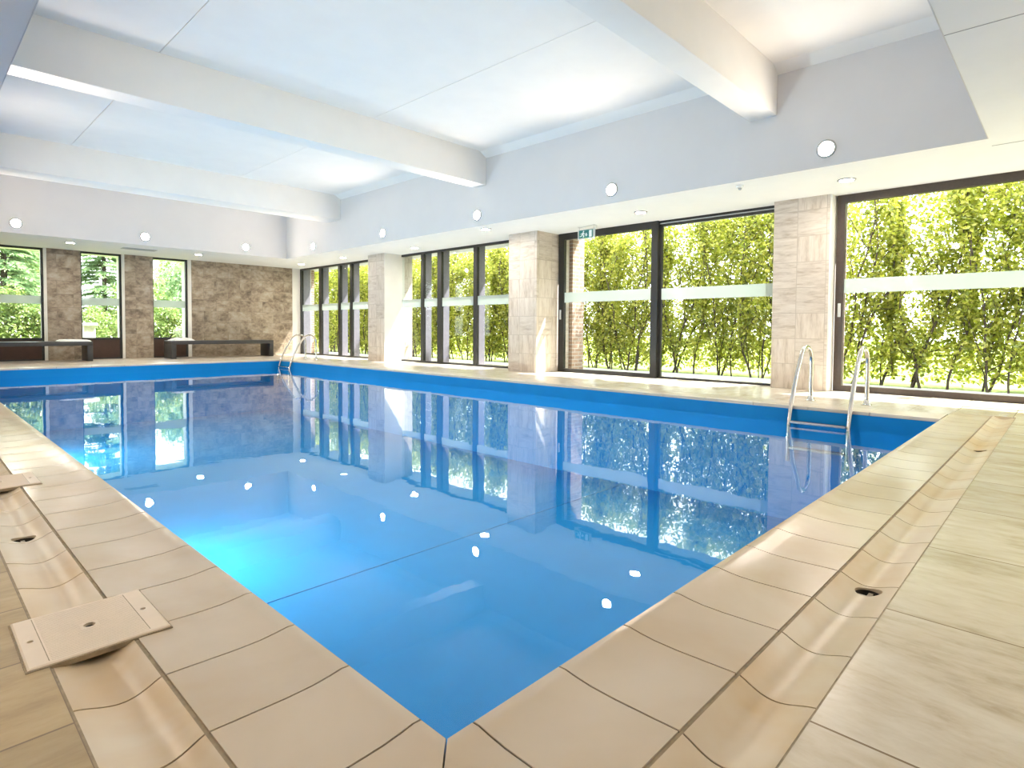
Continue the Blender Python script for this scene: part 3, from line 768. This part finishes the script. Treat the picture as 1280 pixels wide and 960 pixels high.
# ------------------------------------------------------------------ pool ladders
def arc(cx, cz, r, a0, a1, n=10): return [(cx+r*math.cos(math.radians(a0+(a1-a0)*k/n)), cz+r*math.sin(math.radians(a0+(a1-a0)*k/n))) for k in range(n+1)]
def make_ladder(y0, y1, label):
    o = thing('pool_ladder', label, 'ladder', (6.9, (y0+y1)/2, 0))
    for y in (y0, y1):
        prof = [(6.26, -0.56), (6.26, -0.42), (6.262, -0.30), (6.285, -0.17), (6.325, -0.03), (6.385, 0.125), (6.465, 0.28), (6.56, 0.43), (6.625, 0.525)]
        prof += [(6.69, 0.58), (6.77, 0.602), (6.85, 0.588), (6.91, 0.545), (6.943, 0.475), (6.95, 0.38), (6.95, 0.2), (6.95, 0.0)]
        # smooth the path
        P = [Vector((x, y, z)) for x, z in prof]; Q = []
        for i in range(len(P)-1):
            p0, p1, p2, p3 = P[max(i-1, 0)], P[i], P[i+1], P[min(i+2, len(P)-1)]
            for k in range(4):
                t = k/4
                Q.append(0.5*((2*p1)+(-p0+p2)*t+(2*p0-5*p1+4*p2-p3)*t*t+(-p0+3*p1-3*p2+p3)*t**3))
        Q.append(P[-1])
        m = MB(); m.tube(Q, 0.0215, 16); r = m.build('rail', 'steel', o, smooth=True, angle=0.9)
        m = MB(); m.lathe([(0.0, 0.0), (0.052, 0.0), (0.052, 0.008), (0.040, 0.014), (0.030, 0.03), (0.027, 0.055), (0.0215, 0.06)], (6.95, y, 0.0), n=24); m.build('flange', 'steel', r, smooth=True, angle=0.6)
    for z in (-0.155, -0.42):
        m = MB(); m.rbox(6.235, 6.315, y0+0.015, y1-0.015, z-0.014, z+0.008, 0.005)
        for k in range(3): m.box(6.245+k*0.024, 6.255+k*0.024, y0+0.03, y1-0.03, z+0.008, z+0.011)
        m.build('step', 'steel', o)
    return o
make_ladder(1.535, 2.08, 'stainless steel pool ladder in front of the limestone pier and brown door')
make_ladder(13.20, 13.75, 'stainless steel pool ladder in the far corner of the pool')

# ------------------------------------------------------------------ benches
def make_bench(x0, x1, label):
    y0, y1 = 15.68, 16.30
    o = thing('bench', label, 'bench', ((x0+x1)/2, (y0+y1)/2, 0))
    m = MB(); m.rbox(x0, x1, y0, y1, 0.345, 0.435, 0.008); m.build('seat', 'bench_paint', o, smooth=True, angle=0.5)
    for a in (x0, x1-0.10):
        m = MB(); m.rbox(a, a+0.10, y0+0.004, y1-0.004, 0.0, 0.348, 0.006); m.build('leg', 'bench_paint', o, smooth=True, angle=0.5)
make_bench(0.45, 2.965, 'dark grey slab bench along the far windows, at the left edge')
make_bench(4.535, 7.02, 'dark grey slab bench against the slate wall, towards the far corner')
def cloth(name, label, x0, x1, y0, y1, z0, amp, seed, thick, group=None):
    rnd = random.Random(seed); ph = [rnd.uniform(0, 6) for _ in range(8)]
    nx, ny = 26, 20; v = []; f = []
    def hz(u, w):
        e_ = min(u, 1-u, w, 1-w); k = min(1, e_/0.12)
        return z0 + thick*(0.35+0.65*k**0.5) + amp*k*(0.5+0.25*math.sin(9*u+ph[0]+3*w)+0.25*math.sin(13*w+ph[1]-4*u))
    for lay in (0, 1):
        for j in range(ny+1):
            for i in range(nx+1):
                u, w_ = i/nx, j/ny
                x = x0+(x1-x0)*u + 0.02*math.sin(5*w_+ph[2]); y = y0+(y1-y0)*w_+0.015*math.sin(6*u+ph[3])
                v.append((x, y, hz(u, w_) if lay == 0 else z0))
    N = (nx+1)*(ny+1)
    for j in range(ny):
        for i in range(nx):
            a = j*(nx+1)+i
            f.append((a, a+1, a+nx+2, a+nx+1)); f.append((N+a+nx+1, N+a+nx+2, N+a+1, N+a))
    ring = [i for i in range(nx+1)] + [j*(nx+1)+nx for j in range(1, ny+1)] + [ny*(nx+1)+i for i in range(nx-1, -1, -1)] + [j*(nx+1) for j in range(ny-1, 0, -1)]
    for q in range(len(ring)):
        a, b = ring[q], ring[(q+1) % len(ring)]; f.append((b, a, N+a, N+b))
    m = MB(); m.add(v, f); tag(m.build(name, 'towel_cloth', None, True, 0.8), label, 'towel', group)
cloth('folded_towel', 'flat folded white towel on the right end of the left bench', 2.38, 2.93, 15.74, 16.24, 0.435, 0.006, 3, 0.040)
cloth('crumpled_towel', 'loosely crumpled white towel on the left end of the right bench', 4.60, 5.05, 15.74, 16.2, 0.435, 0.05, 8, 0.03)

# ------------------------------------------------------------------ drain covers and gutter drains
def make_lid(y0, y1, label):
    x0, x1 = LIDX0, LIDX1
    cx, cy = (x0+x1)/2, (y0+y1)/2
    o = thing('drain_cover', label, 'drain cover', (cx, cy, 0))
    holes = [(x0+0.022, cy, 0.0065), (x1-0.025, cy, 0.0065), (cx-0.002, cy, 0.013)]
    bm = bmesh.new(); z1, z0 = 0.007, -0.004
    def loop(pts, z): return [bm.verts.new((p[0]-cx, p[1]-cy, z)) for p in pts]
    r = 0.004
    outer = [(x0, y0), (x1, y0), (x1, y1), (x0, y1)]
    ins = [(x0+r, y0+r), (x1-r, y0+r), (x1-r, y1-r), (x0+r, y1-r)]
    lt = loop(ins, z1); lm = loop(outer, z1-r*0.7); lb = loop(outer, z0)
    es = [bm.edges.new((lt[i], lt[(i+1) % 4])) for i in range(4)]
    hl = []
    for hx, hy, hr in holes:
        pts = [(hx+hr*math.cos(2*PI*k/20)*1.0, hy+hr*math.sin(2*PI*k/20)) for k in range(20)]
        a = loop(pts, z1); b = loop(pts, z0)
        es += [bm.edges.new((a[i], a[(i+1) % 20])) for i in range(20)]
        for i in range(20): bm.faces.new((a[i], a[(i+1) % 20], b[(i+1) % 20], b[i]))
    bmesh.ops.triangle_fill(bm, edges=es, use_beauty=True)
    for i in range(4):
        j = (i+1) % 4
        bm.faces.new((lt[i], lt[j], lm[j], lm[i])); bm.faces.new((lm[i], lm[j], lb[j], lb[i]))
    bmesh.ops.recalc_face_normals(bm, faces=bm.faces[:])
    me = bpy.data.meshes.new('cover_plate'); bm.to_mesh(me); bm.free()
    p = bpy.data.objects.new('cover_plate', me); COL.objects.link(p); p.parent = o; me.materials.append(MAT['lid_plastic'])
    m = MB()      # fine raised ribs between two plain end strips
    for k in range(30):
        yy = y0+0.014+k*(y1-y0-0.028)/29
        if abs(yy-cy) < 0.02:
            m.box(x0+0.045, cx-0.022, yy-0.0020, yy+0.0020, z1-0.001, z1+0.0005); m.box(cx+0.018, x1-0.045, yy-0.0020, yy+0.0020, z1-0.001, z1+0.0005)
        else: m.box(x0+0.045, x1-0.045, yy-0.0020, yy+0.0020, z1-0.001, z1+0.0005)
    m.build('rib', 'lid_plastic', o)
    for xx in (x0+0.040, x1-0.042):
        m = MB(); m.box(xx-0.0008, xx+0.0008, y0+0.012, y1-0.012, z1-0.001, z1+0.0003); m.build('groove', 'grout', o)
    for hx, hy, hr in holes:
        m = MB(); m.lathe([(hr*0.99, -0.0005), (hr*0.95, -0.012), (0.0, -0.012)], (hx, hy, 0), n=20); m.build('finger_hole', 'dark_hole', o)
    m = MB(); gg = 0.004
    m.box(x0-gg, x1+gg, y0-gg, y0-0.001, -0.01, 0.0015); m.box(x0-gg, x1+gg, y1+0.001, y1+gg, -0.01, 0.0015)
    m.box(x0-gg, x0-0.001, y0, y1, -0.01, 0.0015); m.box(x1+0.001, x1+gg, y0, y1, -0.01, 0.0015)
    m.build('seat_frame', 'grout', o)
make_lid(*LIDS[0], 'square tan cover plate with three holes over the left gutter, the nearer one')
make_lid(*LIDS[1], 'square tan cover plate over the left gutter, cut by the left edge')

proto = None
dl = ['oval drain hole in the left gutter between the two cover plates', 'oval drain hole in the near gutter at the right, closest to the viewer', 'oval drain hole in the near gutter by the far end, towards the ladder', 'oval drain hole far along the left gutter']
for (dx, dy), lab in zip(DRAINS, dl):
    if proto is None:
        o = thing('gutter_drain', lab, 'drain', (dx, dy, 0), 'gutter drains')
        m = MB(); m.lathe([(0.0355, -0.031), (0.035, -0.09), (0.0, -0.09)], (dx, dy, 0), n=28); m.build('drain_cup', 'dark_hole', o, smooth=True, angle=0.6)
        m = MB(); m.box(dx-0.034, dx+0.034, dy-0.006, dy+0.006, -0.046, -0.038); m.box(dx-0.006, dx+0.006, dy-0.034, dy+0.034, -0.046, -0.038)
        m.build('strainer_bar', 'strainer', o); proto = o
    else:
        c = copy_tree(proto, (dx, dy, 0)); tag(c, lab)

# ------------------------------------------------------------------ garden outside
m = MB(); m.box(9.0, 60, -30, 60, -0.3, -0.06); m.box(-40, 9.0, YF+0.6, 60, -0.3, -0.06)
struct(m.build('ground', 'lawn'), 'sunlit lawn outside the windows', 'ground')
m = MB(); m.box(9.001, 10.3, YNW-6, YF+2, -0.07, -0.045)
struct(m.build('ground', 'gravel'), 'pale gravel strip outside the right windows', 'ground')

def leaf_quad(v, f, p, d, nrm, L, W):
    d = d.normalized(); s = d.cross(nrm)
    if s.length < 1e-4: s = d.orthogonal()
    s = s.normalized()*W*0.5; k = nrm*L*0.10
    o = len(v)
    v += [tuple(p), tuple(p+d*L*0.45+s+k), tuple(p+d*L), tuple(p+d*L*0.45-s+k)]
    f.append((o, o+1, o+2, o+3))
def rv(r):
    while True:
        a = Vector((r.uniform(-1, 1), r.uniform(-1, 1), r.uniform(-1, 1)))
        if 0.05 < a.length < 1: return a.normalized()
def mesh_from(name, v, f, mat, smooth=False):
    me = bpy.data.meshes.new(name); me.from_pydata(v, [], f); me.materials.append(MAT[mat])
    if smooth: me.polygons.foreach_set('use_smooth', [True]*len(me.polygons))
    return me
def hedge_meshes(seed, hgt=3.3, wid=0.40, dep=0.95, n=11000):
    r = random.Random(seed); m = MB(); tips = []
    def branch(p, d, L, rad, depth):
        pts = [p.copy()]; q = p.copy(); dd = d.copy()
        k = max(3, int(L/0.14))
        for i in range(k):
            dd = (dd + rv(r)*0.16 + Vector((0, 0, 0.05))).normalized(); q = q + dd*L/k
            q.x = max(-0.25, min(dep*0.6, q.x)); q.y = max(-wid, min(wid, q.y)); pts.append(q.copy())
        m.tube(pts, rad, 6, True, [rad*(1-0.6*i/(len(pts)-1)) for i in range(len(pts))])
        tips.extend(pts[1:] if depth else pts[3:])
        if depth < 2:
            for i in range(1, len(pts)):
                if r.random() < (0.42 if depth == 0 else 0.35):
                    e_ = (dd*0.5 + rv(r)*0.9 + Vector((0, 0, 0.45))).normalized()
                    branch(pts[i], e_, L*r.uniform(0.22, 0.42), rad*0.5, depth+1)
    for k in range(r.randint(4, 5)):
        p = Vector((r.uniform(-0.18, 0.12), r.uniform(-0.30, 0.30), 0)); 
        branch(p, Vector((r.uniform(-0.10, 0.10), r.uniform(-0.30, 0.30), 1)).normalized(), r.uniform(0.75, 1.0)*hgt*0.92, r.uniform(0.011, 0.022), 0)
    v, f = [], []
    for i in range(n):
        if r.random() < 0.55:
            b = r.choice(tips); p = b + rv(r)*r.uniform(0.02, 0.16)
        else:
            zz = hgt*(r.random()**0.9)
            p = Vector((-0.12+(dep+0.12)*r.random(), r.uniform(-wid, wid), zz))
        p.y = max(-wid, min(wid, p.y))
        if p.z < 0.10: continue
        nrm = (rv(r) + Vector((-0.4, -0.2, 0.5))).normalized(); d = nrm.orthogonal(); d.rotate(Matrix.Rotation(r.uniform(0, 6.28), 3, nrm))
        d = (d + Vector((0, 0, -0.25))).normalized()
        L = r.uniform(0.05, 0.09); leaf_quad(v, f, p, d, nrm, L, L*0.62)
    st = bpy.data.meshes.new('stems'); st.from_pydata(m.v, [], m.f); st.materials.append(MAT['bark'])
    return mesh_from('foliage', v, f, 'hedge_leaf'), st
HV = [hedge_meshes(11+k) for k in range(5)]
HX = 10.45
def where(y):
    if y < 2.9: return 'behind the brown sliding door'
    if y < 3.55: return 'beyond the nearer limestone pier'
    if y < 5.95: return 'behind the fixed pane right of the exit-sign door'
    if y < 8.5: return 'behind the exit-sign door'
    if y < 9.9: return 'beyond the wide limestone pier'
    if y < 14.8: return 'behind the middle mullioned window wall'
    if y < 16.9: return 'beyond the far limestone pier'
    return 'behind the far corner window wall'
ordn = ['first', 'second', 'third', 'fourth', 'fifth', 'sixth', 'seventh', 'eighth']
ys_h = [-1.6+0.78*k for k in range(30)]
cnt = {}
rr = random.Random(5)
for k, y in enumerate(ys_h):
    yy = y+rr.uniform(-0.08, 0.08); wtxt = where(yy); cnt[wtxt] = cnt.get(wtxt, 0)+1
    o = thing('hedge_shrub', 'leafy hedge shrub %s, %s from its right' % (wtxt, ordn[cnt[wtxt]-1]), 'shrub', (HX+rr.uniform(-0.12, 0.12), yy, -0.06), 'hedge along the right windows')
    o.scale = (1, 1, rr.uniform(0.90, 1.10))
    if rr.random() < 0.5: o.scale.y = -1
    fm, sm = HV[k % 5]
    for nme, me in (('stems', sm), ('foliage', fm)):
        c = bpy.data.objects.new(nme, me); COL.objects.link(c); c.parent = o

def conifer(seed, hgt, rad, mat, n_per, label, loc):
    r = random.Random(seed); o = thing('conifer', label, 'tree', loc); m = MB(); v, f = [], []
    m.tube([(0, 0, 0), (0.02, 0, hgt*0.5), (0, 0.02, hgt)], 0.1, 8, True, [0.11, 0.07, 0.012])
    z = 0.3
    while z < hgt-0.1:
        R = rad*(1-(z/hgt))**0.8+0.15
        for k in range(7):
            a = r.uniform(0, 2*PI); L = R*r.uniform(0.7, 1.1)
            pts = [Vector((math.cos(a)*L*t, math.sin(a)*L*t, z+0.10*t-0.30*L*t*t)) for t in (0, 0.25, 0.5, 0.75, 1.0)]
            m.tube(pts, 0.012, 5, True, [0.018, 0.014, 0.010, 0.007, 0.003])
            for i in range(n_per):
                t = r.uniform(0.15, 1.0); j = min(3, int(t*4)); p = pts[j].lerp(pts[j+1], t*4-j)
                out = Vector((math.cos(a), math.sin(a), -0.2)); side = Vector((-math.sin(a), math.cos(a), 0))*r.uniform(-1, 1)
                d = (out*0.7+side+Vector((0, 0, r.uniform(-0.5, 0.2)))).normalized()
                leaf_quad(v, f, p+side*r.uniform(0, 0.14)+rv(r)*0.02, d, (Vector((0, 0, 1))+rv(r)*0.5).normalized(), r.uniform(0.10, 0.19), 0.040)
        z += 0.125
    for nme, me in (('trunk', mesh_from('trunk', m.v, m.f, 'bark')), ('foliage', mesh_from('foliage', v, f, mat))):
        c = bpy.data.objects.new(nme, me); COL.objects.link(c); c.parent = o
def bush(seed, rx, ry, hgt, mat, n, size, label, loc, trunk=0.0, name='shrub', cat='shrub'):
    r = random.Random(seed); o = thing(name, label, cat, loc); m = MB(); v, f = [], []
    blobs = [(Vector((r.uniform(-0.6, 0.6)*rx, r.uniform(-0.6, 0.6)*ry, trunk+(hgt-trunk)*r.uniform(0.15, 0.85))), r.uniform(0.35, 0.6)) for _ in range(11)]
    for b, q in blobs:
        mid = Vector((b.x*0.3, b.y*0.3, b.z*0.55))
        m.tube([Vector((b.x*0.1, b.y*0.1, 0)), mid, b], 0.02, 6, True, [0.03+0.02*trunk, 0.02, 0.006])
    for i in range(n):
        b, q = r.choice(blobs); d0 = rv(r); p = b + Vector((d0.x*rx, d0.y*ry, d0.z*(hgt-trunk)*0.45))*q*(r.random()**0.4)
        if p.z < 0.03: continue
        nrm = (d0 + rv(r)*0.8 + Vector((0, 0, 0.4))).normalized(); d = nrm.orthogonal(); d.rotate(Matrix.Rotation(r.uniform(0, 6.28), 3, nrm))
        L = size*r.uniform(0.7, 1.3); leaf_quad(v, f, p, d, nrm, L, L*0.55)
    for nme, me in (('branches', mesh_from('branches', m.v, m.f, 'bark')), ('foliage', mesh_from('foliage', v, f, mat))):
        c = bpy.data.objects.new(nme, me); COL.objects.link(c); c.parent = o
GZ = -0.06
conifer(21, 5.0, 1.5, 'conifer_needle', 110, 'blue-green conifer behind the left far window', (2.1, 22.2, GZ))
conifer(22, 5.6, 1.7, 'conifer_needle', 110, 'spreading conifer behind the middle far window', (5.2, 25.6, GZ))
conifer(23, 4.6, 1.5, 'conifer_needle', 50, 'pale conifer beyond the left edge of the far windows', (-0.9, 23.0, GZ))
bush(31, 0.9, 0.7, 1.85, 'shrub_leaf', 7500, 0.085, 'bright green shrub filling the lower left far window', (2.35, 19.8, GZ))
bush(32, 0.8, 0.7, 1.25, 'shrub_leaf', 4200, 0.085, 'dense green shrub right of the white pedestal outside', (4.62, 20.2, GZ))
bush(33, 0.8, 0.6, 1.55, 'shrub_leaf', 4200, 0.08, 'rounded dark green shrub behind the right far window', (5.75, 20.4, GZ))
bush(34, 0.55, 0.5, 0.95, 'pale_leaf', 2600, 0.075, 'low pale variegated shrub at the foot of the right far window', (5.95, 18.9, GZ))
bush(35, 1.5, 1.2, 3.8, 'conifer_needle', 7500, 0.13, 'tall soft green tree behind the right far window', (7.2, 22.6, GZ), 0.7, 'broadleaf_tree', 'tree')
bush(36, 1.0, 0.8, 1.5, 'shrub_leaf', 4200, 0.085, 'green shrub outside, beyond the left edge of the far windows', (0.6, 20.0, GZ))
bush(37, 0.75, 0.6, 1.6, 'shrub_leaf', 3600, 0.08, 'mid green shrub behind the white pedestal outside', (3.75, 21.3, GZ))
bush(38, 1.5, 1.2, 4.6, 'shrub_leaf', 9000, 0.13, 'tall light green tree far behind the left far window conifer', (3.3, 27.5, GZ), 0.9, 'broadleaf_tree', 'tree')
bush(39, 1.6, 1.3, 4.2, 'shrub_leaf', 9000, 0.13, 'tall light green tree far behind the middle far window', (7.9, 28.5, GZ), 0.8, 'broadleaf_tree', 'tree')
bush(40, 1.6, 1.3, 4.4, 'conifer_needle', 9000, 0.13, 'tall green tree far behind the left edge of the far windows', (-0.6, 27.0, GZ), 0.8, 'broadleaf_tree', 'tree')
bush(41, 1.3, 1.0, 2.6, 'shrub_leaf', 7000, 0.10, 'large leafy shrub between the conifers behind the middle far window', (5.0, 22.3, GZ))
# pale stone pedestal in the garden
o = thing('stone_pedestal', 'pale stone pedestal in the garden, seen through the middle far window', 'pedestal', (3.52, 19.1, GZ))
m = MB(); m.rbox(3.36, 3.68, 18.94, 19.26, GZ, 0.08, 0.015); m.rbox(3.39, 3.65, 18.97, 19.23, 0.08, 0.78, 0.012); m.build('shaft', 'garden_stone', o)
m = MB(); m.rbox(3.34, 3.70, 18.92, 19.28, 0.78, 0.86, 0.015); m.build('cap', 'garden_stone', o)
